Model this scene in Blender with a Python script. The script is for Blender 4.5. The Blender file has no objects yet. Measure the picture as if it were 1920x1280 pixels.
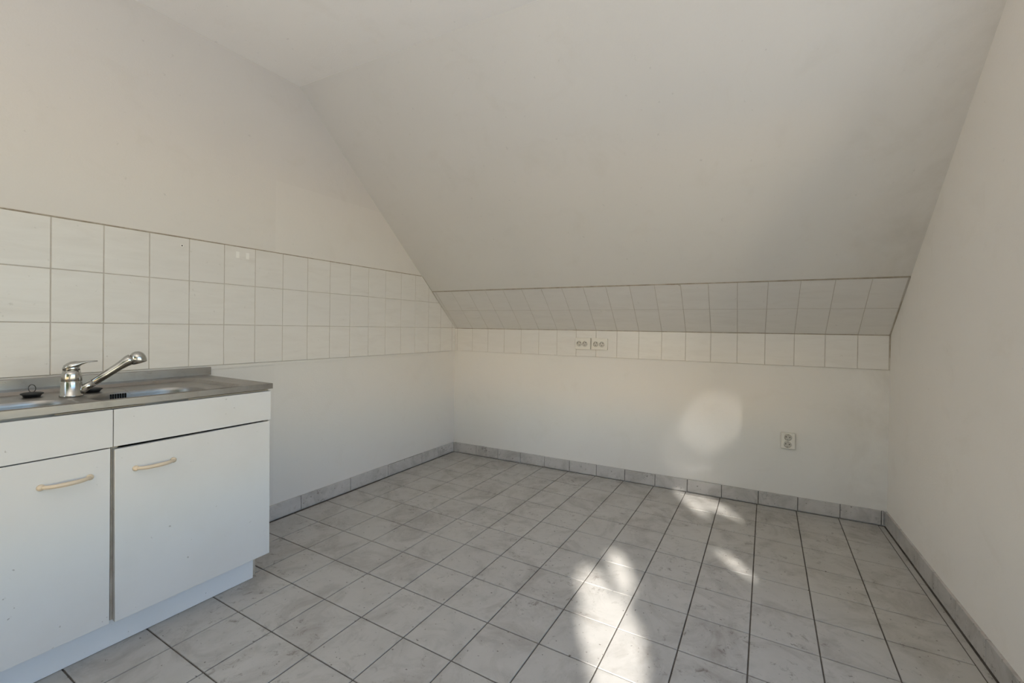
import bpy, bmesh, math, random
from mathutils import Vector, Matrix
import numpy as np
random.seed(7)
R_ = random.Random(11)
S = bpy.context.scene
COL = S.collection

# ------------------------------------------------------------------ camera
F_PX, PPX, PPY = 813.74, 26.17, -17.9
CAM = Vector((2.1492, -2.9404, 1.0266))
YAW, PITCH, ROLL = 0.4691, 0.0084, 0.0150
fwd = Vector((-math.sin(YAW)*math.cos(PITCH), math.cos(YAW)*math.cos(PITCH), -math.sin(PITCH)))
rgt = Vector((math.cos(YAW), math.sin(YAW), 0)); upv = rgt.cross(fwd)
r2 = math.cos(ROLL)*rgt + math.sin(ROLL)*upv
u2 = -math.sin(ROLL)*rgt + math.cos(ROLL)*upv
cd = bpy.data.cameras.new('camera'); cam = bpy.data.objects.new('camera', cd); COL.objects.link(cam)
cd.sensor_fit = 'HORIZONTAL'; cd.sensor_width = 36; cd.lens = F_PX/1920*36
cd.shift_x = -PPX/1920; cd.shift_y = PPY/1920; cd.clip_start = 0.02
cam.matrix_world = Matrix(((r2.x, u2.x, -fwd.x, CAM.x), (r2.y, u2.y, -fwd.y, CAM.y), (r2.z, u2.z, -fwd.z, CAM.z), (0, 0, 0, 1)))
S.camera = cam

# ------------------------------------------------------------------ light
SUN_AZ = Vector((0.4755, -0.8797, 0))            # horizontal direction towards the sun
SUN_EL = math.radians(27)
SUN = Vector((SUN_AZ.x*math.cos(SUN_EL), SUN_AZ.y*math.cos(SUN_EL), math.sin(SUN_EL))).normalized()
w = bpy.data.worlds.new('sky'); S.world = w; w.use_nodes = True
nt = w.node_tree; nt.nodes.clear()
o = nt.nodes.new('ShaderNodeOutputWorld'); b = nt.nodes.new('ShaderNodeBackground'); sk = nt.nodes.new('ShaderNodeTexSky')
sk.sky_type = 'NISHITA'; sk.sun_disc = False; sk.sun_elevation = SUN_EL
sk.sun_rotation = math.atan2(SUN.x, SUN.y); sk.air_density = 1.0; sk.dust_density = 0.4; sk.ozone_density = 1.0
b.inputs['Strength'].default_value = 0.24
hs = nt.nodes.new('ShaderNodeHueSaturation'); hs.inputs['Saturation'].default_value = 1.05   # hazy sky
nt.links.new(sk.outputs[0], hs.inputs['Color']); nt.links.new(hs.outputs[0], b.inputs[0]); nt.links.new(b.outputs[0], o.inputs[0])
ld = bpy.data.lights.new('sun', 'SUN'); lo = bpy.data.objects.new('sun', ld); COL.objects.link(lo)
ld.energy = 5.0; ld.angle = math.radians(0.85); ld.color = (1, .96, .90)
lo.rotation_euler = (-SUN).to_track_quat('-Z', 'Y').to_euler(); lo.location = (6, -9, 6)
S.view_settings.view_transform = 'Standard'; S.view_settings.look = 'None'
S.view_settings.gamma = 1; S.view_settings.use_curve_mapping = False
S.view_settings.exposure = 1.31
cy = S.cycles
cy.max_bounces = 10; cy.diffuse_bounces = 8; cy.glossy_bounces = 5; cy.use_denoising = True
cy.sample_clamp_indirect = 6.0; cy.blur_glossy = 0.5

# ------------------------------------------------------------------ room numbers
W = 2.837; LA = 0.0352; RA = 0.0055
ZB, K, H1, H2 = 0.8321, 1.0215, 1.215, 1.4013
H = 2.327; SA = 1.0592; YTOP = -(H-K)*SA; YEND = -4.5
SN = Vector((0, -1, -SA)).normalized()         # slope normal, into the room
SD = Vector((0, -SA, 1)).normalized()          # up the slope
LEFT = Matrix.Rotation(-LA, 4, 'Z')            # wall frame: x out of the wall, y along it, origin in the corner
RIGHT = Matrix.Translation((W, 0, 0)) @ Matrix.Rotation(RA, 4, 'Z')
T_TH = 0.006

# ------------------------------------------------------------------ materials
def mat(name, col=(.8,.8,.8), rough=.5, metal=0, spec=.5):
    m = bpy.data.materials.new(name); m.use_nodes = True
    p = m.node_tree.nodes['Principled BSDF']
    p.inputs['Base Color'].default_value = (*col, 1); p.inputs['Roughness'].default_value = rough
    p.inputs['Metallic'].default_value = metal; p.inputs['Specular IOR Level'].default_value = spec
    return m
class NT:
    def __init__(s, m): s.m = m; s.t = m.node_tree; s.p = s.t.nodes['Principled BSDF']
    def n(s, typ, **kw):
        q = s.t.nodes.new(typ)
        for k, v in kw.items():
            if k in ('inp',):
                for a, c in v.items(): q.inputs[a].default_value = c
            else: setattr(q, k, v)
        return q
    def l(s, a, b): s.t.links.new(a, b)
    def pos(s): return s.n('ShaderNodeNewGeometry').outputs['Position']
    def noise(s, vec, scale, detail=4, rough=.55, dist=0):
        q = s.n('ShaderNodeTexNoise', inp={'Scale': scale, 'Detail': detail, 'Roughness': rough, 'Distortion': dist}); s.l(vec, q.inputs['Vector']); return q.outputs['Fac']
    def ramp(s, fac, stops):
        q = s.n('ShaderNodeValToRGB'); e = q.color_ramp.elements
        while len(e) < len(stops): e.new(.5)
        for x, (pp, c) in zip(e, stops):
            x.position = pp; x.color = (*c, 1) if len(c) == 3 else c
        s.l(fac, q.inputs['Fac']); return q.outputs['Color']
    def mix(s, fac, a, b, mode='MIX'):
        q = s.n('ShaderNodeMix', data_type='RGBA', blend_type=mode)
        for v, i in ((fac, 0), (a, 6), (b, 7)):
            if hasattr(v, 'links'): s.l(v, q.inputs[i])
            else: q.inputs[i].default_value = v if i == 0 else (*v, 1)
        return q.outputs[2]
    def math(s, op, a, b=None, c=None):
        q = s.n('ShaderNodeMath', operation=op)
        for i, v in enumerate((a, b, c)):
            if v is None: continue
            if hasattr(v, 'links'): s.l(v, q.inputs[i])
            else: q.inputs[i].default_value = v
        return q.outputs[0]
    def sep(s, vec):
        q = s.n('ShaderNodeSeparateXYZ'); s.l(vec, q.inputs[0]); return q.outputs
    def bump(s, h, strength=.1, dist=.01):
        q = s.n('ShaderNodeBump', inp={'Strength': strength, 'Distance': dist}); s.l(h, q.inputs['Height']); s.l(q.outputs[0], s.p.inputs['Normal'])
    def color(s, c): s.l(c, s.p.inputs['Base Color'])
    def rough(s, c): s.l(c, s.p.inputs['Roughness'])

BW = (.74, .71, .672)
def plaster(name, base=BW, patch=False, grime=False):
    m = mat(name, base, .75, spec=.25); a = NT(m); P = a.pos()
    big = a.noise(P, 1.6, 3, .5)
    c = a.mix(big, tuple(x*.95 for x in base), tuple(min(1, x*1.04) for x in base))
    # fine scuffs and specks
    sp = a.noise(P, 38, 3, .6); c = a.mix(a.ramp(sp, [(.70, (0,0,0)), (.76, (.35,.35,.35))]), c, tuple(x*.62 for x in base))
    blot = a.noise(P, 6, 5, .65, .6); c = a.mix(a.ramp(blot, [(.55, (0,0,0)), (.8, (.22,.22,.22))]), c, (base[0]*.8, base[1]*.77, base[2]*.70))
    if patch:                                   # newer strip of paint beside the seam above the tiles
        x, y, z = a.sep(P)
        k = a.math('MULTIPLY', a.math('GREATER_THAN', y, -1.508), a.math('LESS_THAN', z, 1.78))
        c = a.mix(a.math('MULTIPLY', k, .22), c, (.73, .70, .66))
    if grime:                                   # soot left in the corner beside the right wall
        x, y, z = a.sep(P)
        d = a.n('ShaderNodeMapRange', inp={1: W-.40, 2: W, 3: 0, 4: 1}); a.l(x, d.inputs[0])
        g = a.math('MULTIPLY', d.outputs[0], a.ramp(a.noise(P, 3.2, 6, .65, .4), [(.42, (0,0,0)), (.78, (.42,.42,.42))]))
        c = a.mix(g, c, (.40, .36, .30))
    a.color(c)
    a.bump(a.math('ADD', a.noise(P, 160, 2), a.math('MULTIPLY', a.noise(P, 14, 3), 1.5)), .13, .004)
    return m
M = {}
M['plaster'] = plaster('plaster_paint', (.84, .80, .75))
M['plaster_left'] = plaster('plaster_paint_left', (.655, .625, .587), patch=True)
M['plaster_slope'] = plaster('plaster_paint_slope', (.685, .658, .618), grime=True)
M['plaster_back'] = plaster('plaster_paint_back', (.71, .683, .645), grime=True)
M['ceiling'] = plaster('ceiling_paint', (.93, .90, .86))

def wall_tile():
    m = mat('cream_wall_tile', (.7,.67,.63), .32, spec=.45); a = NT(m)
    tc = a.n('ShaderNodeTexCoord').outputs['Object']; oi = a.n('ShaderNodeObjectInfo')
    off = a.n('ShaderNodeVectorMath', operation='MULTIPLY_ADD'); a.l(oi.outputs['Location'], off.inputs[0]); off.inputs[1].default_value = (3.1, 5.7, 4.3); a.l(tc, off.inputs[2])
    mp = a.n('ShaderNodeMapping'); mp.inputs['Rotation'].default_value = (0, 0, math.radians(32)); mp.inputs['Scale'].default_value = (5, 26, 8); a.l(off.outputs[0], mp.inputs[0])
    v = a.noise(mp.outputs[0], 1.0, 5, .6, .8)
    c = a.ramp(v, [(.28, (.635,.605,.565)), (.5, (.675,.648,.61)), (.74, (.70,.676,.642))])
    c = a.mix(a.math('MULTIPLY', oi.outputs['Random'], .5), c, (.655, .63, .60))
    d = a.noise(a.pos(), 45, 4, .7); c = a.mix(a.ramp(d, [(.66, (0,0,0)), (.74, (.45,.45,.45))]), c, (.40,.37,.32))
    a.color(c); a.bump(v, .06, .002); return m
M['wtile'] = wall_tile()
def grout(name, c1, c2):
    m = mat(name, c1, .9, spec=.1); a = NT(m); a.color(a.mix(a.ramp(a.noise(a.pos(), 14, 5, .7), [(.35, (0,0,0)), (.65, (1,1,1))]), c1, c2)); return m
M['wgrout'] = grout('beige_wall_grout', (.53,.49,.445), (.44,.40,.35))
M['caulk'] = grout('aged_caulk', (.46,.41,.34), (.28,.235,.18))
M['fgrout'] = grout('dark_floor_grout', (.085,.076,.068), (.17,.152,.135))
def floor_tile(name, base):
    m = mat(name, base, .34, spec=.5); a = NT(m); P = a.pos()
    tc = a.n('ShaderNodeTexCoord').outputs['Object']; oi = a.n('ShaderNodeObjectInfo')
    off = a.n('ShaderNodeVectorMath', operation='MULTIPLY_ADD'); a.l(oi.outputs['Location'], off.inputs[0]); off.inputs[1].default_value = (7.3, 4.1, 2.3); a.l(tc, off.inputs[2])
    v = a.noise(off.outputs[0], 11, 6, .62, .6)
    c = a.ramp(v, [(.26, tuple(x*.88 for x in base)), (.5, base), (.74, tuple(x*1.07 for x in base))])
    c = a.mix(a.math('MULTIPLY', oi.outputs['Random'], .35), c, tuple(x*.92 for x in base))
    sm = a.noise(P, 5.5, 6, .68, .9); c = a.mix(a.ramp(sm, [(.48, (0,0,0)), (.74, (.62,.62,.62))]), c, (.215,.19,.165))
    zone = a.ramp(a.noise(P, 2.6, 3), [(.40, (0,0,0)), (.60, (1,1,1))])
    mk = a.ramp(a.noise(P, 26, 6, .76, .7), [(.565, (0,0,0)), (.66, (.70,.70,.70))])
    c = a.mix(a.math('MULTIPLY', zone, mk), c, (.12,.095,.075))
    sp = a.ramp(a.noise(P, 75, 2, .5), [(.70, (0,0,0)), (.735, (.85,.85,.85))]); c = a.mix(sp, c, (.11,.095,.08))
    a.color(c)
    a.rough(a.ramp(sm, [(.4, (.30,.30,.30)), (.75, (.52,.52,.52))])); a.bump(v, .05, .002); return m
M['ftile'] = floor_tile('grey_marbled_floor_tile', (.44, .425, .40))
M['btile'] = floor_tile('grey_baseboard_tile', (.50, .475, .45))
def laminate(name, base):
    m = mat(name, base, .38, spec=.45); a = NT(m); P = a.pos()
    c = a.mix(a.ramp(a.noise(P, 4, 4, .6), [(.45, (0,0,0)), (.75, (.35,.35,.35))]), base, (base[0]*.9, base[1]*.87, base[2]*.82))
    sp = a.ramp(a.noise(P, 55, 3, .6), [(.715, (0,0,0)), (.75, (.7,.7,.7))]); c = a.mix(sp, c, (.28,.26,.24))
    a.color(c); return m
M['white'] = laminate('white_laminate', (.635, .632, .622))
M['plinth'] = laminate('plinth_laminate', (.82, .83, .835))
M['raw'] = grout('raw_chipboard', (.62,.49,.32), (.5,.38,.23))
M['edge'] = grout('yellowed_edge_strip', (.55,.49,.41), (.40,.34,.27))
M['handle'] = mat('beige_plastic', (.60,.50,.375), .45)
def steel(name, col, rough, stretch):
    m = mat(name, col, rough, 1.0); a = NT(m); P = a.pos()
    mp = a.n('ShaderNodeMapping'); mp.inputs['Scale'].default_value = stretch; a.l(P, mp.inputs[0])
    v = a.noise(mp.outputs[0], 1, 4, .6)
    a.rough(a.ramp(v, [(.3, (rough*.8,)*3), (.7, (min(1, rough*1.35),)*3)]))
    st = a.noise(P, 16, 5, .7); a.color(a.mix(a.ramp(st, [(.5, (0,0,0)), (.8, (.6,.6,.6))]), col, tuple(x*.62 for x in col)))
    a.bump(v, .03, .001); return m
M['steel'] = steel('brushed_steel', (.34,.318,.298), .34, (220, 12, 60))
M['bowl'] = steel('bowl_steel', (.33,.32,.305), .38, (60, 20, 200))
M['chrome'] = steel('limescaled_chrome', (.50,.50,.48), .17, (60, 60, 60))
M['rubber'] = mat('black_rubber', (.012,.012,.012), .55)
M['dark'] = mat('dark_hole', (.01,.009,.008), .9, spec=.05)
M['plastic'] = laminate('socket_plastic', (.70,.67,.61))
M['well'] = mat('grey_socket_well', (.56,.53,.48), .5)
M['metal'] = mat('contact_metal', (.35,.33,.30), .4, 1)
M['wire'] = mat('dark_wire', (.06,.055,.05), .45, .6)
M['pad'] = mat('white_foam_pad', (.80,.78,.74), .8)
M['framepaint'] = mat('white_frame_paint', (.78,.77,.74), .4)
M['leaf'] = mat('green_leaf', (.10,.17,.05), .5); M['bark'] = grout('brown_bark', (.12,.09,.06), (.07,.05,.035))
M['ground'] = grout('pale_paving', (.58,.55,.50), (.50,.48,.43))

# ------------------------------------------------------------------ builders
def link(name, me, m, parent=None, kind=None, label=None, cat=None, group=None, smooth=False, mw=None):
    ob = bpy.data.objects.new(name, me); COL.objects.link(ob)
    if m is not None and not me.materials: me.materials.append(m)
    if parent is not None: ob.parent = parent
    if mw is not None: ob.matrix_local = mw
    if smooth:
        for p in me.polygons: p.use_smooth = True
    tag(ob, label, cat, group, kind); return ob
def tag(ob, label=None, cat=None, group=None, kind=None):
    for k, v in (('label', label), ('category', cat), ('group', group), ('kind', kind)):
        if v: ob[k] = v
    return ob
def empty(name, label, cat, mw, group=None):
    e = bpy.data.objects.new(name, None); COL.objects.link(e); e.empty_display_size = .05; e.matrix_world = mw
    return tag(e, label, cat, group)
def fix(me):
    bm = bmesh.new(); bm.from_mesh(me); bmesh.ops.recalc_face_normals(bm, faces=bm.faces); bm.to_mesh(me); bm.free(); return me
def mesh(name, v, f):
    me = bpy.data.meshes.new(name); me.from_pydata([tuple(x) for x in v], [], f); me.update(); return fix(me)
class MB:
    def __init__(s): s.v = []; s.f = []
    def add(s, v, f):
        n = len(s.v); s.v += [tuple(x) for x in v]; s.f += [[i+n for i in q] for q in f]; return s
    def box(s, lo, hi, mw=None):
        c = [Vector((x, y, z)) for z in (lo[2], hi[2]) for y in (lo[1], hi[1]) for x in (lo[0], hi[0])]
        if mw is not None: c = [mw @ q for q in c]
        return s.add(c, [(0,2,3,1), (4,5,7,6), (0,1,5,4), (2,6,7,3), (0,4,6,2), (1,3,7,5)])
    def prism(s, poly, d):                     # poly: 3-d points, extruded by vector d
        n = len(poly); d = Vector(d)
        return s.add([Vector(p) for p in poly] + [Vector(p)+d for p in poly],
                     [list(range(n)), list(range(2*n-1, n-1, -1))] + [(i, (i+1) % n, n+(i+1) % n, n+i) for i in range(n)])
    def loft(s, rings, cap=True, close=True):
        n = len(rings[0]); v = [p for r in rings for p in r]; f = []
        for k in range(len(rings)-1):
            for i in range(n if close else n-1):
                j = (i+1) % n; f.append((k*n+i, k*n+j, (k+1)*n+j, (k+1)*n+i))
        if cap: f += [list(range(n)), list(range((len(rings)-1)*n, len(rings)*n))]
        return s.add(v, f)
    def tube(s, path, rad, n=12, flat=None):
        path = [Vector(p) for p in path]; rings = []; up = Vector((0, 0, 1))
        for i, p in enumerate(path):
            t = (path[min(i+1, len(path)-1)] - path[max(i-1, 0)]).normalized()
            a = t.cross(up)
            if a.length < 1e-3: a = t.cross(Vector((1, 0, 0)))
            a.normalize(); bb = a.cross(t).normalized(); r = rad[i] if isinstance(rad, (list, tuple)) else rad
            ra, rb = r if isinstance(r, tuple) else (r, r)
            rings.append([p + a*ra*math.cos(2*math.pi*k/n) + bb*rb*math.sin(2*math.pi*k/n) for k in range(n)])
        return s.loft(rings)
    def lathe(s, prof, n=24, mw=None):         # prof: (radius, z)
        rings = [[Vector((r*math.cos(2*math.pi*k/n), r*math.sin(2*math.pi*k/n), z)) for k in range(n)] for r, z in prof]
        if mw is not None: rings = [[mw @ p for p in q] for q in rings]
        return s.loft(rings)
    def me(s, name): return mesh(name, s.v, s.f)
def bevel(ob, wd=.0015, seg=2):
    m = ob.modifiers.new('bevel', 'BEVEL'); m.width = wd; m.segments = seg; m.limit_method = 'ANGLE'; m.angle_limit = math.radians(40); return ob
def clip(poly, n, c):                          # keep n.p <= c
    out = []
    for i in range(len(poly)):
        p, q = poly[i], poly[(i+1) % len(poly)]; dp = n[0]*p[0]+n[1]*p[1]-c; dq = n[0]*q[0]+n[1]*q[1]-c
        if dp <= 0: out.append(p)
        if (dp < 0) != (dq < 0) and abs(dp-dq) > 1e-12:
            t = dp/(dp-dq); out.append((p[0]+t*(q[0]-p[0]), p[1]+t*(q[1]-p[1])))
    return out
def area(p): return abs(sum(p[i][0]*p[(i+1) % len(p)][1]-p[(i+1) % len(p)][0]*p[i][1] for i in range(len(p))))/2
def tile_mb(mb, poly, th, ch=.0012, off=(0, 0, 0)):   # chamfered slab: poly in local xy, z from 0 to th
    cx = sum(p[0] for p in poly)/len(poly); cyy = sum(p[1] for p in poly)/len(poly)
    wd = max(max(p[0] for p in poly)-min(p[0] for p in poly), 1e-4); hd = max(max(p[1] for p in poly)-min(p[1] for p in poly), 1e-4)
    fx, fy = max(.5, 1-2*ch/wd), max(.5, 1-2*ch/hd); n = len(poly)
    ring = lambda z, a, b_: [Vector((cx+(p[0]-cx)*a+off[0], cyy+(p[1]-cyy)*b_+off[1], z+off[2])) for p in poly]
    rs = [ring(0, 1, 1), ring(th-ch*.7, 1, 1), ring(th, fx, fy)]
    v = [p for r in rs for p in r]; f = [(k*n+i, k*n+(i+1) % n, (k+1)*n+(i+1) % n, (k+1)*n+i) for k in (0, 1) for i in range(n)]
    f.append(list(range(2*n, 3*n))); mb.add(v, f)
TILE_CACHE = {}
def put_tile(name, poly, th, m, parent, frame, key=None, tilt=0):
    """poly in the frame's xy plane; the object's origin sits at the poly's middle"""
    cx = sum(p[0] for p in poly)/len(poly); cyy = sum(p[1] for p in poly)/len(poly)
    k = key if key in TILE_CACHE else None
    if k is None:
        mb = MB(); tile_mb(mb, [(p[0]-cx, p[1]-cyy) for p in poly], th); me = mb.me(name)
        if key: TILE_CACHE[key] = me
    else: me = TILE_CACHE[key]
    t = Matrix.Rotation(R_.gauss(0, tilt), 4, 'X') @ Matrix.Rotation(R_.gauss(0, tilt), 4, 'Y') if tilt else Matrix.Identity(4)
    return link(name, me, m, parent, mw=frame @ Matrix.Translation((cx, cyy, 0)) @ t)

# ------------------------------------------------------------------ structure
# floor bed and tiles
floor = link('floor', MB().box((-.35, YEND-.1, -.12), (W+.25, .12, -.0035)).me('floor'), M['fgrout'], kind='structure',
             label='grey marbled square floor tiles with dark joints', cat='floor')
FX0, FY0, ROT, FT = 2.1779, -1.2824, -0.0366, 0.2
c_, s_ = math.cos(ROT), math.sin(ROT)
def g2w(a, bq): x, y = a*FT, bq*FT; return (FX0+c_*x-s_*y, FY0+s_*x+c_*y)
GAP = .0045
rest = MB(); frame0 = Matrix.Translation((0, 0, -.005)); n_tiles = 0
XR = 2.797                                     # cut line beside the right wall
for a in range(-13, 3):
    for bq in range(-17, 8):
        h = GAP/2/FT
        e_ = 1.4 if a == 2 else 1-h              # the last column runs on to the cut line
        poly = [g2w(a+h, bq+h), g2w(a+e_, bq+h), g2w(a+e_, bq+1-h), g2w(a+h, bq+1-h)]
        ar0 = area(poly)
        poly = clip(poly, (0, 1), -.016)
        if poly: poly = clip(poly, (-1, LA), -.018)
        if poly: poly = clip(poly, (1, RA), XR)
        if poly: poly = clip(poly, (0, -1), -(YEND+.005))
        if len(poly) < 3 or area(poly) < 4e-4: continue
        full = abs(area(poly)-ar0) < 1e-7
        cyy = sum(p[1] for p in poly)/len(poly); cxx = sum(p[0] for p in poly)/len(poly)
        if cyy < -2.55 or (cyy < -2.0 and cxx < .55):     # behind the lens or under the cabinets
            tile_mb(rest, poly, .005, off=(0, 0, -.005)); continue
        cx0 = sum(p[0] for p in poly)/len(poly)
        if full:
            # shared mesh in grid orientation
            key = 'floor_full'
            if key not in TILE_CACHE:
                mb = MB(); e = FT/2-GAP/2; tile_mb(mb, [(-e, -e), (e, -e), (e, e), (-e, e)], .005); TILE_CACHE[key] = mb.me('tile')
            ob = link('tile', TILE_CACHE[key], M['ftile'], floor, mw=Matrix.Translation((cx0, cyy, -.005)) @ Matrix.Rotation(ROT, 4, 'Z') @ Matrix.Rotation(R_.gauss(0, .0012), 4, 'X') @ Matrix.Rotation(R_.gauss(0, .0012), 4, 'Y'))
        else: put_tile('tile', poly, .005, M['ftile'], floor, frame0)
        n_tiles += 1
# narrow cut strip along the right wall
y = -.016
while y > -2.6:
    y2 = y - .6 + R_.uniform(-.05, .05)
    poly = [(XR+.004-RA*y, y-.002), (XR+.004-RA*y2, y2+.002), (W-.014-RA*y2, y2+.002), (W-.014-RA*y, y-.002)]
    put_tile('tile', poly, .004, M['ftile'], floor, frame0); y = y2
link('tile_remainder', rest.me('tile_remainder'), M['ftile'], floor, kind='stuff')

# walls
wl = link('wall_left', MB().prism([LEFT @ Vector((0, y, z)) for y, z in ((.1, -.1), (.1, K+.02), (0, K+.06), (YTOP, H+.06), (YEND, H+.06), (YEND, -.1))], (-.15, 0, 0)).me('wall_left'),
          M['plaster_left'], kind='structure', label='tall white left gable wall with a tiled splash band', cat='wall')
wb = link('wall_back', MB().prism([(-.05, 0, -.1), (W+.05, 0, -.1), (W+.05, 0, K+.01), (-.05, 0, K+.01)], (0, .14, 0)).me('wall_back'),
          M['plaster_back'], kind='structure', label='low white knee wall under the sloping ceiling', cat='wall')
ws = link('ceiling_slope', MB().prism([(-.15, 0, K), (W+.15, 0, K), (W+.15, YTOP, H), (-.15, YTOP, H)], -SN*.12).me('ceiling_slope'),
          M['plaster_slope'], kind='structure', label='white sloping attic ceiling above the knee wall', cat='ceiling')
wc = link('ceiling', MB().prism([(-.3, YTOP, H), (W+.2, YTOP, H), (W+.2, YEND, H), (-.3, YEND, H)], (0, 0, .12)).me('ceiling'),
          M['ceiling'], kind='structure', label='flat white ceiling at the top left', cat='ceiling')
# right wall with the big window beside the camera
WY0, WY1, WZ0, WZ1 = -1.265, -4.12, .42, 1.93
mb = MB(); RW = lambda y, z: RIGHT @ Vector((0, y, z))
for pl in ([(.1, -.1), (.1, K+.02), (0, K+.06), (YTOP, H+.06), (WY0, H+.06), (WY0, -.1)], [(WY0, -.1), (WY0, WZ0), (WY1, WZ0), (WY1, -.1)],
           [(WY0, WZ1), (WY0, H+.06), (WY1, H+.06), (WY1, WZ1)], [(WY1, -.1), (WY1, H+.06), (YEND, H+.06), (YEND, -.1)]):
    mb.prism([RW(*q) for q in pl], (.16, 0, 0))
wr = link('wall_right', mb.me('wall_right'), M['plaster'], kind='structure', label='plain white gable wall on the right', cat='wall')
# wall behind the camera, with a second window added to brighten the room
mb = MB(); X0, X1, Z0, Z1 = .25, 2.60, .40, 2.20
for lo_, hi_ in (((-.35, -.1), (X0, H+.06)), ((X1, -.1), (W+.25, H+.06)), ((X0, -.1), (X1, Z0)), ((X0, Z1), (X1, H+.06))):
    mb.box((lo_[0], YEND-.14, lo_[1]), (hi_[0], YEND, hi_[1]))
wf = link('wall_front', mb.me('wall_front'), M['plaster'], kind='structure', label='white wall behind the camera with an added window', cat='wall')
def window(name, frame, w0, w1, z0, z1, bars, label):
    mb = MB(); t = .055
    for lo_, hi_ in (((w0, z0), (w1, z0+t)), ((w0, z1-t), (w1, z1)), ((w0, z0+t), (w0+t, z1-t)), ((w1-t, z0+t), (w1, z1-t))):
        mb.box((lo_[0], .06, lo_[1]), (hi_[0], .12, hi_[1]), frame)
    wo = link(name, mb.me(name), M['framepaint'], kind='structure', label=label, cat='window')
    for q in bars: link('mullion', MB().box((q-.03, .065, z0+t), (q+.03, .115, z1-t), frame).me('mullion'), M['framepaint'], wo)
window('window_1', RIGHT @ Matrix.Rotation(math.radians(-90), 4, 'Z'), -WY0 + 0.0, -WY1, WZ0, WZ1, [2.75], 'tall white window frame in the right wall beside the camera')
window('window_added', Matrix.Translation((X0, YEND, 0)) @ Matrix.Diagonal((1, -1, 1, 1)), 0, X1-X0, Z0, Z1, [.95], 'added white window frame in the wall behind the camera, for more daylight')  # unseen window, added to let in extra sky light

# wall tiles: left splash band
FL = Matrix(((0, 0, 1, 0), (1, 0, 0, 0), (0, 1, 0, 0), (0, 0, 0, 1)))      # (along y, up z, out x)
FLW = LEFT @ FL
LT0, LTW = -1.4698, 0.1424; G = .0032
def slopeclip(p, e): return clip(p, (1, SA), SA*K - e)
rows = [(ZB, K), (K, H1), (H1, H2)]
bed = slopeclip([(-2.95, ZB+.001), (0, ZB+.001), (0, H2-.001), (-2.95, H2-.001)], .002)
link('grout_bed', MB().prism([FLW @ Vector((p[0], p[1], -.002)) for p in bed], (LEFT.to_3x3() @ Vector((1, 0, 0)))*.0068).me('grout_bed'), M['wgrout'], wl)
for j in range(-3, 18):
    for ri, (z0, z1) in enumerate(rows):
        y0, y1 = LT0+(j-7)*LTW, LT0+(j-6)*LTW
        if y0 >= -.02: continue
        p = [(y0+G/2, z0+G/2), (min(y1, -.003)-G/2, z0+G/2), (min(y1, -.003)-G/2, z1-G/2), (y0+G/2, z1-G/2)]
        a0 = area(p); p = slopeclip(p, .006)
        if len(p) < 3 or area(p) < 2e-4: continue
        full = abs(area(p)-a0) < 1e-8 and y1 < -.003
        put_tile('tile', p, T_TH, M['wtile'], wl, FLW, ('L', ri) if full else None, .0025)
# back wall and slope tiles
FB = Matrix(((1, 0, 0, 0), (0, 0, -1, 0), (0, 1, 0, 0), (0, 0, 0, 1)))     # (x, z up, out -y)
FS = Matrix(((1, 0, SN.x, 0), (0, SD.y, SN.y, 0), (0, SD.z, SN.z, K), (0, 0, 0, 1)))
BT0, BTW = .9171, .1482; SROW = .2005
link('grout_bed', MB().prism([(0, .002, ZB+.001), (W, .002, ZB+.001), (W, .002, K), (0, .002, K)], (0, -.0068, 0)).me('grout_bed'), M['wgrout'], wb)
link('grout_bed', MB().prism([FS @ Vector(q) for q in ((0, .0, -.002), (W, .0, -.002), (W, 2*SROW-.001, -.002), (0, 2*SROW-.001, -.002))], SN*.0068).me('grout_bed'), M['wgrout'], ws)
for j in range(-7, 14):
    x0, x1 = max(BT0+j*BTW, .004), min(BT0+(j+1)*BTW, W-.006)
    if x1-x0 < .012: continue
    full = x1-x0 > BTW-.0005
    xs = [(x0+G/2, 0), (x1-G/2, 1)]
    put_tile('tile', [(x0+G/2, ZB+G/2), (x1-G/2, ZB+G/2), (x1-G/2, K-.006), (x0+G/2, K-.006)], T_TH, M['wtile'], wb, FB, 'B' if full else None, .0025)
    for r in range(2):
        b0, b1 = r*SROW+(.004 if r == 0 else G/2), (r+1)*SROW-G/2
        p = [(x0+G/2, b0), (x1-G/2, b0), (x1-G/2, b1), (x0+G/2, b1)]
        if j < 0:                              # the left wall leans out a little up the slope
            p = [(q[0]-(.012*q[1] if q[0] < .02 else 0), q[1]) for q in p]
        put_tile('tile', p, T_TH, M['wtile'], ws, FS, ('S', r) if full else None, .0025)
# caulk lines: top of the bands, crease, corners
def bead(name, pts, r, parent): return link(name, MB().tube(pts, r, 6).me(name), M['caulk'], parent)
ytp = -(H2-K)*SA
bead('caulk_line', [LEFT @ Vector((.003, -2.95, H2+.001)), LEFT @ Vector((.003, -2.2, H2+.0015)), LEFT @ Vector((.003, -1.3, H2)), LEFT @ Vector((.003, ytp-.01, H2+.001))], .0035, wl)
bead('caulk_line', [LEFT @ Vector((.003, ytp, H2)), LEFT @ Vector((.003, 0, K)), LEFT @ Vector((.003, 0, ZB))], .003, wl)
bead('caulk_line', [FS @ Vector((0, 2*SROW+.002, .002)), FS @ Vector((1.1, 2*SROW+.004, .002)), FS @ Vector((2.0, 2*SROW+.001, .002)), FS @ Vector((W, 2*SROW+.003, .002))], .0034, ws)
bead('caulk_line', [(0, -.004, K-.002), (1, -.004, K-.001), (2, -.004, K-.003), (W, -.004, K-.002)], .0035, wb)
bead('caulk_line', [(W-.002, 0, ZB), (W-.002, -.002, K), (W-.002, FS @ Vector((0, 2*SROW, 0)) and (FS @ Vector((0, 2*SROW, 0))).y, (FS @ Vector((0, 2*SROW, 0))).z)], .005, wr)
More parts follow.
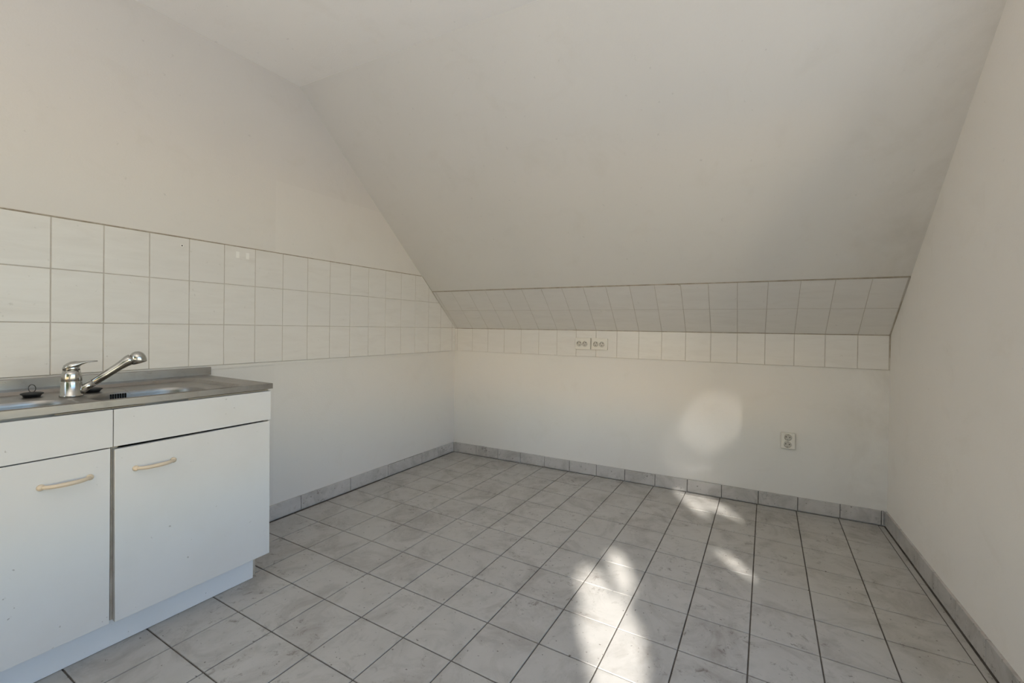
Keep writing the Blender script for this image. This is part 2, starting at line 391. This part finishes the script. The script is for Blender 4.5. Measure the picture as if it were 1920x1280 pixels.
link('paint_lip', MB().prism([LEFT @ Vector((.001, y, z)) for y, z in ((-2.9, ZB-.020), (0, ZB-.012), (0, ZB-.001), (-2.9, ZB-.001))], (.0025, 0, 0)).me('paint_lip'), M['plaster_left'], wl)
link('paint_lip', MB().box((0, -.0025, ZB-.013), (W, .001, ZB-.001)).me('paint_lip'), M['plaster_back'], wb)

# baseboards of cut floor tiles
KT = .079; BTH = .009
def baseboard(name, frame, cuts, label, jit=.0008):
    root = link(name, MB().box((min(cuts), KT*.0+.001, 0), (max(cuts), KT-.002, .004), frame).me(name), M['fgrout'], kind='structure', label=label, cat='baseboard')
    for a, b_ in zip(cuts[:-1], cuts[1:]):
        h = KT + R_.gauss(0, jit)
        put_tile('tile', [(a+.0018, .003), (b_-.0018, .003), (b_-.0018, h), (a+.0018, h)], BTH+R_.uniform(0, .0012), M['btile'], root, frame)
    return root
KX0 = 2.0315
bb = baseboard('baseboard_back', FB, [.011] + [KX0+.2*j for j in range(-10, 4)] + [W-.024, W-.012], 'grey tile baseboard along the knee wall')
bl = baseboard('baseboard_left', FLW, [-1.84, -1.687, -1.355, -1.028, -.72, -.388, -.2, -.010], 'long grey baseboard tiles along the left wall')
FR = RIGHT @ Matrix(((0, 0, -1, 0), (-1, 0, 0, 0), (0, 1, 0, 0), (0, 0, 0, 1)))   # (along -y, up, out -x)
br = baseboard('baseboard_right', FR, [.010, .245, .454, .662, .868, 1.085, 1.29, 1.43], 'grey tile baseboard along the right wall')

# ------------------------------------------------------------------ kitchen unit (all in the left wall's frame)
ZT = .793; UD = .534; VR = -1.841
def unit(v0, v1, label, tilt, edge_strip):
    """v0 right end, v1 left end (v0 > v1)"""
    mid = (v0+v1)/2; root = empty('sink_cabinet', label, 'cabinet', LEFT @ Matrix.Translation((.28, mid, 0)), 'white base cabinets under the steel sink top')
    T = Matrix.Translation((-.28, -mid, 0)); part = lambda n, mb, m, par=root: link(n, mb.me(n), m, par)
    t = .016; ub = UD-.019; zt = ZT-.026
    up = KP = .44
    mb = MB()                                  # carcass: two sides with a toe notch, bottom, back, rails
    for a, b_ in ((v0-t, v0-.0005), (v1+.0005, v1+t)):
        mb.prism([T @ Vector((u, a, z)) for u, z in ((.02, .001), (KP-.004, .001), (KP-.004, .117), (ub, .117), (ub, zt), (.02, zt))], (0, b_-a, 0))
    mb.box(T @ Vector((.02, v1+t, .117)), T @ Vector((ub, v0-t, .133))); mb.box(T @ Vector((.02, v1+t, .133)), T @ Vector((.028, v0-t, zt)))
    mb.box(T @ Vector((ub-.08, v1+t, zt-.016)), T @ Vector((ub, v0-t, zt))); mb.box(T @ Vector((ub-.09, v1+t, .630)), T @ Vector((ub-.07, v0-t, .662)))
    part('body', mb, M['edge'])
    bevel(part('drawer_front', MB().box(T @ Vector((ub+.0015, v1+.001, .650)), T @ Vector((UD, v0-.001, zt-.004))), M['white']), .001)
    dl, dr = (v1+.0065, v0-.001)
    if not edge_strip: dl, dr = v1+.002, v0-.0065
    zb_, zt_ = .117, .6465
    dmx = T @ Matrix.Translation((0, dr, zb_)) @ Matrix.Rotation(tilt, 4, 'X') @ Matrix.Translation((0, -dr, -zb_))
    dm = Matrix.Translation(dmx @ Vector((UD, (dl+dr)/2, (zb_+zt_)/2)))
    loc = dm.inverted() @ dmx
    door = link('door', MB().box((ub+.0015, dl, zb_), (UD, dr, zt_-(.002 if tilt else 0)), loc).me('door'), M['white'], root, mw=dm); bevel(door, .001)
    hv = (-2.2125 if edge_strip else -2.419); hw = .049; hz = .574
    mb = MB(); pts = []; rad = []
    for k in range(17):
        q = -1+2*k/16; out = .020*(1-abs(q)**3.2)+.004
        pts.append(loc @ Vector((UD+out, hv+hw*q, hz))); rad.append((.0050, .0050+.0012*(1-abs(q))))
    mb.tube(pts, rad, 10)
    for q in (-1, 1):
        mb.lathe([(.0001, 0), (.0085, 0), (.0085, .004), (.007, .0075), (.0035, .0095), (.0001, .010)], 14, loc @ Matrix.Translation((UD, hv+hw*q, hz)) @ Matrix.Rotation(math.radians(90), 4, 'Y'))
    link('handle', mb.me('handle'), M['handle'], door, label='yellowed beige bow handle', smooth=True)
    return root
VM, VL = -2.318, -2.795
unit(VR, VM, 'white sink cabinet at the free right end of the unit, door sagging', math.radians(.38), True)
unit(VM, VL, 'white sink cabinet at the left edge of the picture', 0, False)
kb = MB().box((.4405, VL, .001), (.452, VR-.018, .116), LEFT).me('plinth')
bevel(link('plinth_board', kb, M['plinth'], label='pale blue-white plinth board running under both sink cabinets', cat='plinth'), .001)

# steel top with two bowls
def rrect(u0, u1, v0, v1, r, n=8):             # counter-clockwise loop
    pts = []
    for cx, cyy, a0 in ((u1-r, v1-r, 0), (u0+r, v1-r, 90), (u0+r, v0+r, 180), (u1-r, v0+r, 270)):
        for k in range(n+1):
            a = math.radians(a0+90*k/n); pts.append((cx+r*math.cos(a), cyy+r*math.sin(a)))
    return pts
def plate(outer, holes, z):
    bm = bmesh.new()
    for lp in [outer]+holes:
        vs = [bm.verts.new((p[0], p[1], z)) for p in lp]
        for i in range(len(vs)): bm.edges.new((vs[i], vs[(i+1) % len(vs)]))
    bmesh.ops.triangle_fill(bm, use_beauty=True, use_dissolve=False, edges=bm.edges[:])
    v = [x.co.copy() for x in bm.verts]; bm.verts.index_update(); f = [[q.index for q in x.verts] for x in bm.faces]; bm.free(); return v, f
vc = (VR+VL)/2
SR = empty('kitchen_sink', 'stainless steel double-bowl sink top on the white cabinets', 'sink', LEFT @ Matrix.Translation((.28, vc, ZT-.03)))
TS = Matrix.Translation((-.28, -vc, -(ZT-.03)))
def spart(n, mb, m, par=SR, smooth=False, label=None):
    mb.v = [TS @ Vector(p) for p in mb.v]; return link(n, mb.me(n), m, par, smooth=smooth, label=label)
outer = [(UD+.004, VL), (UD+.004, VR+.004), (.012, VR+.004), (.012, VL)]
rim1 = rrect(.105, .5315, VL+.10, -1.925, .05); rim2 = rrect(.122, .5265, VL+.112, -1.947, .042)
ZD = ZT-.009
b1 = rrect(.312, .520, -2.72, -2.366, .085); b2 = rrect(.280, .520, -2.330, -2.022, .105)
mb = MB(); v, f = plate(outer, [rim1], ZT); mb.add(v, f)
n = len(rim1)
mb.loft([[Vector((p[0], p[1], ZT)) for p in rim1], [Vector(((p[0]+q[0])/2, (p[1]+q[1])/2, ZT+.0015)) for p, q in zip(rim1, rim2)], [Vector((p[0], p[1], ZD)) for p in rim2]], cap=False)
v, f = plate(rim2, [b1, b2], ZD); mb.add(v, f)
deck = spart('deck', mb, M['steel'])
mb = MB(); ov = [outer[0], outer[1], outer[2], outer[3]]
mb.box((UD-.006, VL, ZT-.021), (UD+.004, VR+.004, ZT-.0005)); mb.box((.012, VR-.002, ZT-.021), (UD-.006, VR+.004, ZT-.0005))
spart('front_edge', mb, M['steel'])
mb = MB(); mb.box((.012, VL, ZT-.002), (.020, VR+.028, ZT+.034)); bevel(spart('upstand', mb, M['steel']), .002)
def bowl(loop, depth, v_c):
    cu = sum(p[0] for p in loop)/len(loop); cv = sum(p[1] for p in loop)/len(loop); rings = []
    for k, (s_, z) in enumerate(((1, 0), (.985, -.003), (.97, -.012), (.94, -depth*.8), (.90, -depth*.93), (.80, -depth), (.2, -depth-.004))):
        rings.append([Vector((cu+(p[0]-cu)*s_, cv+(p[1]-cv)*s_, ZD+z)) for p in loop])
    mb = MB().loft(rings, cap=False); n = len(loop); mb.f.append(list(range(len(mb.v)-n, len(mb.v))))
    bo = spart('bowl', mb, M['bowl'], smooth=True)
    spart('drain', MB().lathe([(.0001, 0), (.030, 0), (.032, .003), (.026, .003), (.022, .0005), (.0001, .0005)], 24, Matrix.Translation((cu, cv, ZD-depth-.004))), M['chrome'], bo)
    return bo
bo1 = bowl(b1, .15, 0); bo2 = bowl(b2, .15, 0)
gr = None
for k in range(7):                             # overflow slots in the back wall of the right bowl
    vv = -2.249+.0066*k
    mb = MB().box((.2835, vv, ZD-.034), (.2885, vv+.0034, ZD-.006)); spart('overflow_slot', mb, M['dark'], bo2)

# mixer tap
FU, FV = .284, -2.343
zf = ZD+.0005
fb = LEFT @ Vector((FU, FV, zf)); lat = Vector((.294, .956, 0)).normalized(); fwdl = Vector((lat.y, -lat.x, 0))
TAP = empty('mixer_tap', 'chrome single-lever kitchen mixer with slanted pull-out spout', 'faucet', Matrix.Translation(fb))
def L3(a, h, d=0): return lat*a + fwdl*d + Vector((0, 0, h))
link('body', MB().lathe([(.0001, 0), (.0285, 0), (.0285, .004), (.0255, .007), (.0250, .045), (.0245, .0475), (.0240, .0485), (.0245, .050), (.0235, .070), (.0205, .084), (.0001, .0845)], 32).me('body'), M['chrome'], TAP, smooth=True)
lv = MB(); rings = []
for a, h, ra, rb in ((-.0205, .087, .004, .003), (-.0185, .089, .013, .006), (-.010, .0955, .0195, .0105), (.0, .0985, .021, .0135), (.011, .1025, .0195, .0115), (.022, .107, .0155, .006), (.036, .1105, .012, .003), (.050, .112, .0105, .0025), (.060, .1120, .007, .002)):
    rings.append([L3(a-.25*rb*math.sin(2*math.pi*k/18), h+rb*math.sin(2*math.pi*k/18), ra*math.cos(2*math.pi*k/18)) for k in range(18)])
lv.loft(rings); link('lever', lv.me('lever'), M['chrome'], TAP, smooth=True)
link('neck', MB().lathe([(.0195, .0835), (.0198, .090), (.0185, .100), (.014, .104), (.0001, .105)], 28).me('neck'), M['chrome'], TAP, smooth=True)
p0, p1 = Vector((.012, .010)), Vector((.135, .109)); dirn = (p1-p0).normalized()
sp = MB().tube([L3(*(p0+dirn*q)) for q in (0, .03, .048)], [.0130, .0127, .0124], 18)
sl = link('spout', sp.me('spout'), M['chrome'], TAP, smooth=True)
link('spray_handle', MB().tube([L3(*(p0+dirn*q)) for q in (.0495, .052, .09, .125, .145, .160, .172)], [.0105, .0122, .0128, .0130, .0150, .0178, .0165], 18).me('spray_handle'), M['chrome'], sl, smooth=True)
hd = MB(); rings = []; hc = Vector((.160, .119))
ax = Vector((.30, -.95)).normalized(); pr = Vector((-ax.y, ax.x))   # head axis points down, slightly outwards
for t_, r_ in ((-.0225, .0001), (-.021, .0085), (-.017, .0145), (-.010, .0195), (0, .0222), (.010, .0222), (.0185, .0205), (.0195, .0195), (.0195, .0001)):
    rings.append([L3(*(hc+ax*t_+pr*r_*math.cos(2*math.pi*k/24)), r_*math.sin(2*math.pi*k/24)) for k in range(24)])
hd.loft(rings); link('spray_head', hd.me('spray_head'), M['chrome'], sl, smooth=True)

# plugs
def plug(u, v, label, yaw, chain):
    r = empty('sink_plug', label, 'plug', LEFT @ Matrix.Translation((u, v, ZD+.001)) @ Matrix.Rotation(yaw, 4, 'Z'), 'black rubber plugs on the sink deck')
    link('stopper', MB().lathe([(.0001, 0), (.019, 0), (.0215, .006), (.0255, .008), (.0255, .0115), (.020, .0135), (.008, .0145), (.0001, .0145)], 24).me('stopper'), M['rubber'], r, smooth=True)
    ring = [Vector((.0105*math.cos(2*math.pi*k/20), 0, .026+.0125*math.sin(2*math.pi*k/20))) for k in range(21)]
    if not chain: link('pull_ring', MB().tube(ring, .0010, 6).me('pull_ring'), M['wire'], r)
    else:
        mb = MB()
        for k in range(26):
            q = k/25; y = .006+.075*q; x = .02*math.sin(q*2.2)+.055*q*q; z = .016-.012*q if q < .8 else .0064-.09*(q-.8)
            mb.lathe([(.0001, -.0014), (.0014, 0), (.0001, .0014)], 6, Matrix.Translation((x, y, z)))
        link('ball_chain', mb.me('ball_chain'), M['metal'], r)
plug(.205, -2.412, 'black rubber sink plug with upright wire ring, left of the tap', 0.6, False)
plug(.222, -2.275, 'black rubber sink plug with ball chain, right of the tap', 0, True)

# ------------------------------------------------------------------ sockets
def circle(cx, cyy, r, n=24, ph=0): return [(cx+r*math.cos(ph+2*math.pi*k/n), cyy+r*math.sin(ph+2*math.pi*k/n)) for k in range(n)]
def socket(mw, wd, ht, wells, label, pin_angle, r=.0185, d=.022, group=None):
    """local xy = front plane, z out of the wall"""
    root = empty('double_socket', label, 'socket', mw, group)
    body = rrect(-wd/2, wd/2, -ht/2, ht/2, .004, 3); inner = [(p[0]*(1-.003/wd), p[1]*(1-.003/ht)) for p in body]
    mb = MB(); v, f = plate(inner, [circle(x, y, r) for x, y in wells], d); mb.add(v, f)
    mb.loft([[Vector((*p, 0)) for p in body], [Vector((*p, d-.0015)) for p in body], [Vector((*p, d)) for p in inner]], cap=False)
    link('housing', mb.me('housing'), M['plastic'], root)
    for x, y in wells:
        mb = MB(); c1 = circle(x, y, r); c2 = circle(x, y, r*.93)
        mb.loft([[Vector((*p, d)) for p in c1], [Vector((*p, d+.0006)) for p in circle(x, y, r*1.04)], [Vector((*p, d)) for p in c1], [Vector((*p, d-.011)) for p in c2]], cap=False); mb.f.append(list(range(72, 96)))
        ou = link('outlet', mb.me('outlet'), M['well'], root)
        ca, sa_ = math.cos(pin_angle), math.sin(pin_angle)
        for q in (-1, 1):
            link('pin_hole', MB().lathe([(.0001, .0001), (.0028, .0001), (.0028, .0006), (.0001, .0006)], 10, Matrix.Translation((x+q*.0092*ca, y+q*.0092*sa_, d-.011))).me('pin_hole'), M['dark'], ou)
            link('earth_clip', MB().box((-.0028, -.002, 0), (.0028, .002, .009), Matrix.Translation((x-q*r*.84*sa_, y+q*r*.84*ca, d-.011)) @ Matrix.Rotation(pin_angle, 4, 'Z')).me('earth_clip'), M['metal'], ou)
    return root
def at_back(x, z, n, rot=0): return FB @ Matrix.Translation((x, z, n)) @ Matrix.Rotation(rot, 4, 'Z')
g = 'surface sockets on the knee wall'
socket(at_back(1.121, .9245, T_TH+.0005), .113, .080, [(-.026, -.002), (.016, -.002)], 'beige double socket on the tile row, left of the pair', math.radians(70), .0185, .016, g)
socket(at_back(1.2425, .9245, T_TH+.0005, math.radians(-1.2)), .115, .080, [(-.026, -.002), (.018, -.002)], 'slightly tilted beige double socket on the tile row, right of the pair', math.radians(70), .0185, .016, g)
socket(at_back(2.3765, .399, .0005, math.radians(-.6)), .070, .090, [(0, .020), (-.001, -.021)], 'upright beige double socket low on the plain knee wall', math.radians(-5), .0185, .022, g)

# small things stuck to the splash tiles
for v, lab in ((-1.698, 'left of two small white adhesive pads on the upper splash tile'), (-1.652, 'right of two small white adhesive pads on the upper splash tile')):
    bevel(link('adhesive_pad', MB().box((T_TH, v-.008, 1.346), (T_TH+.0025, v+.008, 1.377), LEFT).me('adhesive_pad'), M['pad'], label=lab, cat='adhesive pad', group='adhesive pads on the splash tiles'), .0008)
wp = empty('wall_plug', 'small wall plug with dark hole in the upper splash tile', 'wall plug', FLW @ Matrix.Translation((-1.926, 1.366, T_TH)))
link('collar', MB().lathe([(.003, -.001), (.0058, -.001), (.0058, .0012), (.003, .0012), (.003, -.001)], 14).me('collar'), M['pad'], wp)
link('hole', MB().lathe([(.0001, .0002), (.0032, .0002), (.0032, .0006), (.0001, .0006)], 12).me('hole'), M['dark'], wp)

# ------------------------------------------------------------------ garden outside the window: the leaves that break up the sun
ground = link('ground', MB().box((-40, -45, -3.3), (45, 20, -3.2)).me('ground'), M['ground'], kind='structure', label='pale paved yard below the windows outside', cat='ground')
E1 = Vector((-SUN.y, SUN.x, 0)).normalized(); E2 = SUN.cross(E1).normalized()
if E2.z < 0: E2 = -E2
def gob(p): p = Vector(p); return p.dot(E1), p.dot(E2)
HOLES = [((1.70, -1.12, 0), .036, .052), ((1.615, -1.27, 0), .050, .046), ((1.755, -1.43, 0), .058, .060), ((1.70, -1.54, 0), .016, .044),
         ((1.87, -1.75, 0), .060, .075), ((1.85, -1.55, 0), .022, .028), ((2.12, -.80, 0), .018, .030), ((2.04, -.18, 0), .034, .050),
         ((1.92, -.14, 0), .032, .020), ((1.825, -.12, 0), .014, .036), ((1.92, -.27, 0), .020, .012)]
HG = [(gob(p), a+.004, b_+.004) for p, a, b_ in HOLES]
GLOW = gob((1.955, 0, .44)); HG.append(((GLOW[0]-.02, GLOW[1]-.005), .29, .27))
def leaves(name, centre_t, a0, a1, b0, b1, n, size, holes, parent, spread):
    rnd = random.Random(5); v = []; f = []
    for _ in range(n):
        a, b_ = rnd.uniform(a0, a1), rnd.uniform(b0, b1); r = size*rnd.uniform(.7, 1.2)
        if any(((a-h[0][0])/(h[1]+r*.62))**2 + ((b_-h[0][1])/(h[2]+r*.62))**2 < 1 for h in holes): continue
        c = E1*a + E2*b_ + SUN*(centre_t + rnd.uniform(-spread, spread)); th = rnd.uniform(0, 6.28)
        x = E1*math.cos(th) + E2*math.sin(th); y = -E1*math.sin(th) + E2*math.cos(th); nn = SUN*rnd.uniform(-.5, .5)
        x = (x + nn).normalized(); k = len(v)
        v += [c-x*r, c-x*r*.2+y*r*.5, c+x*r*.5+y*r*.38, c+x*r*1.05, c+x*r*.5-y*r*.38, c-x*r*.2-y*r*.5]
        f.append((k, k+1, k+2, k+3, k+4, k+5))
    me = bpy.data.meshes.new(name); me.from_pydata([tuple(q) for q in v], [], f); me.update()
    return link(name, me, M['leaf'], parent, kind='stuff')
corners = [gob((W+.0, y, z)) for y in (WY0+.3, WY1-.4) for z in (WZ0-.1, WZ1+.1)] + [gob((x, YEND, z)) for x in (X0-.2, X1+.2) for z in (Z0-.1, Z1+.1)]
a0, a1 = min(q[0] for q in corners), max(q[0] for q in corners); b0, b1 = min(q[1] for q in corners), max(q[1] for q in corners)
CROWN = 2.6; wm = Vector((W, -2.5, 1.1)); tn = wm.dot(SUN) + 2.6
nb = E1*((a0+a1)/2) + E2*((b0+b1)/2) + SUN*tn
TR = empty('garden_tree', 'leafy tree outside the window beside the camera', 'tree', Matrix.Translation((nb.x, nb.y, -3.2)))
lf = leaves('foliage', tn, a0-.1, a1+.1, b0-.15, b1+CROWN, int((a1-a0+.2)*(b1-b0+.15+CROWN)*3600), .046, HG, None, .35)
lf.parent = TR; lf.matrix_parent_inverse = TR.matrix_world.inverted()
link('trunk', MB().tube([(0, 0, 0), (.05, .02, 1.5), (0, .05, 2.9)], [.16, .12, .09], 12).me('trunk'), M['bark'], TR, smooth=True)
tf = wm.dot(SUN) + 19; fc = E1*GLOW[0] + E2*GLOW[1] + SUN*tf
T2 = empty('distant_tree', 'distant tree seen through the window beside the camera', 'tree', Matrix.Translation((fc.x, fc.y, -3.2)))
lf = leaves('foliage', tf, GLOW[0]-.46, GLOW[0]+.44, GLOW[1]-.36, GLOW[1]+.44, 2300, .05, [((GLOW[0]+a, GLOW[1]+b_), q, q) for a, b_, q in ((0, 0, .020), (-.10, -.11, .012), (.03, .05, .010), (-.07, .07, .005), (-.02, -.10, .006))], None, .4)
lf.parent = T2; lf.matrix_parent_inverse = T2.matrix_world.inverted()
link('trunk', MB().tube([(0, 0, 0), (.1, 0, 5), (0, 0, fc.z+2.6)], [.22, .16, .06], 12).me('trunk'), M['bark'], T2, smooth=True)

# ------------------------------------------------------------------ unseen uplighter added behind the camera to even out the brightness
LP = Vector((1.80, -3.40, 0)); LZ = -.42
UL = empty('added_fill_lamp', 'added fill light behind the camera, built as a slim white uplighter', 'lamp', Matrix.Translation(LP))
link('base', MB().lathe([(.0001, 0), (.14, 0), (.14, .012), (.03, .03), (.012, .034), (.0001, .034)], 28).me('base'), M['framepaint'], UL, smooth=True)
link('pole', MB().lathe([(.0001, .03), (.012, .03), (.012, 1.62+LZ), (.0001, 1.62+LZ)], 14).me('pole'), M['framepaint'], UL, smooth=True)
link('shade', MB().lathe([(q, z+LZ) for q, z in ((.012, 1.60), (.05, 1.61), (.13, 1.66), (.17, 1.72), (.165, 1.72), (.125, 1.665), (.05, 1.62), (.012, 1.61))], 32).me('shade'), M['framepaint'], UL, smooth=True)
l2 = bpy.data.lights.new('added_fill_bulb', 'AREA'); l2.shape = 'DISK'; l2.size = .22; l2.energy = 9.5; l2.color = (1, .93, .84)
lb = bpy.data.objects.new('added_fill_bulb', l2); COL.objects.link(lb); lb.location = (0, 0, 1.715+LZ); lb.rotation_euler = (math.pi, 0, 0); lb.parent = UL
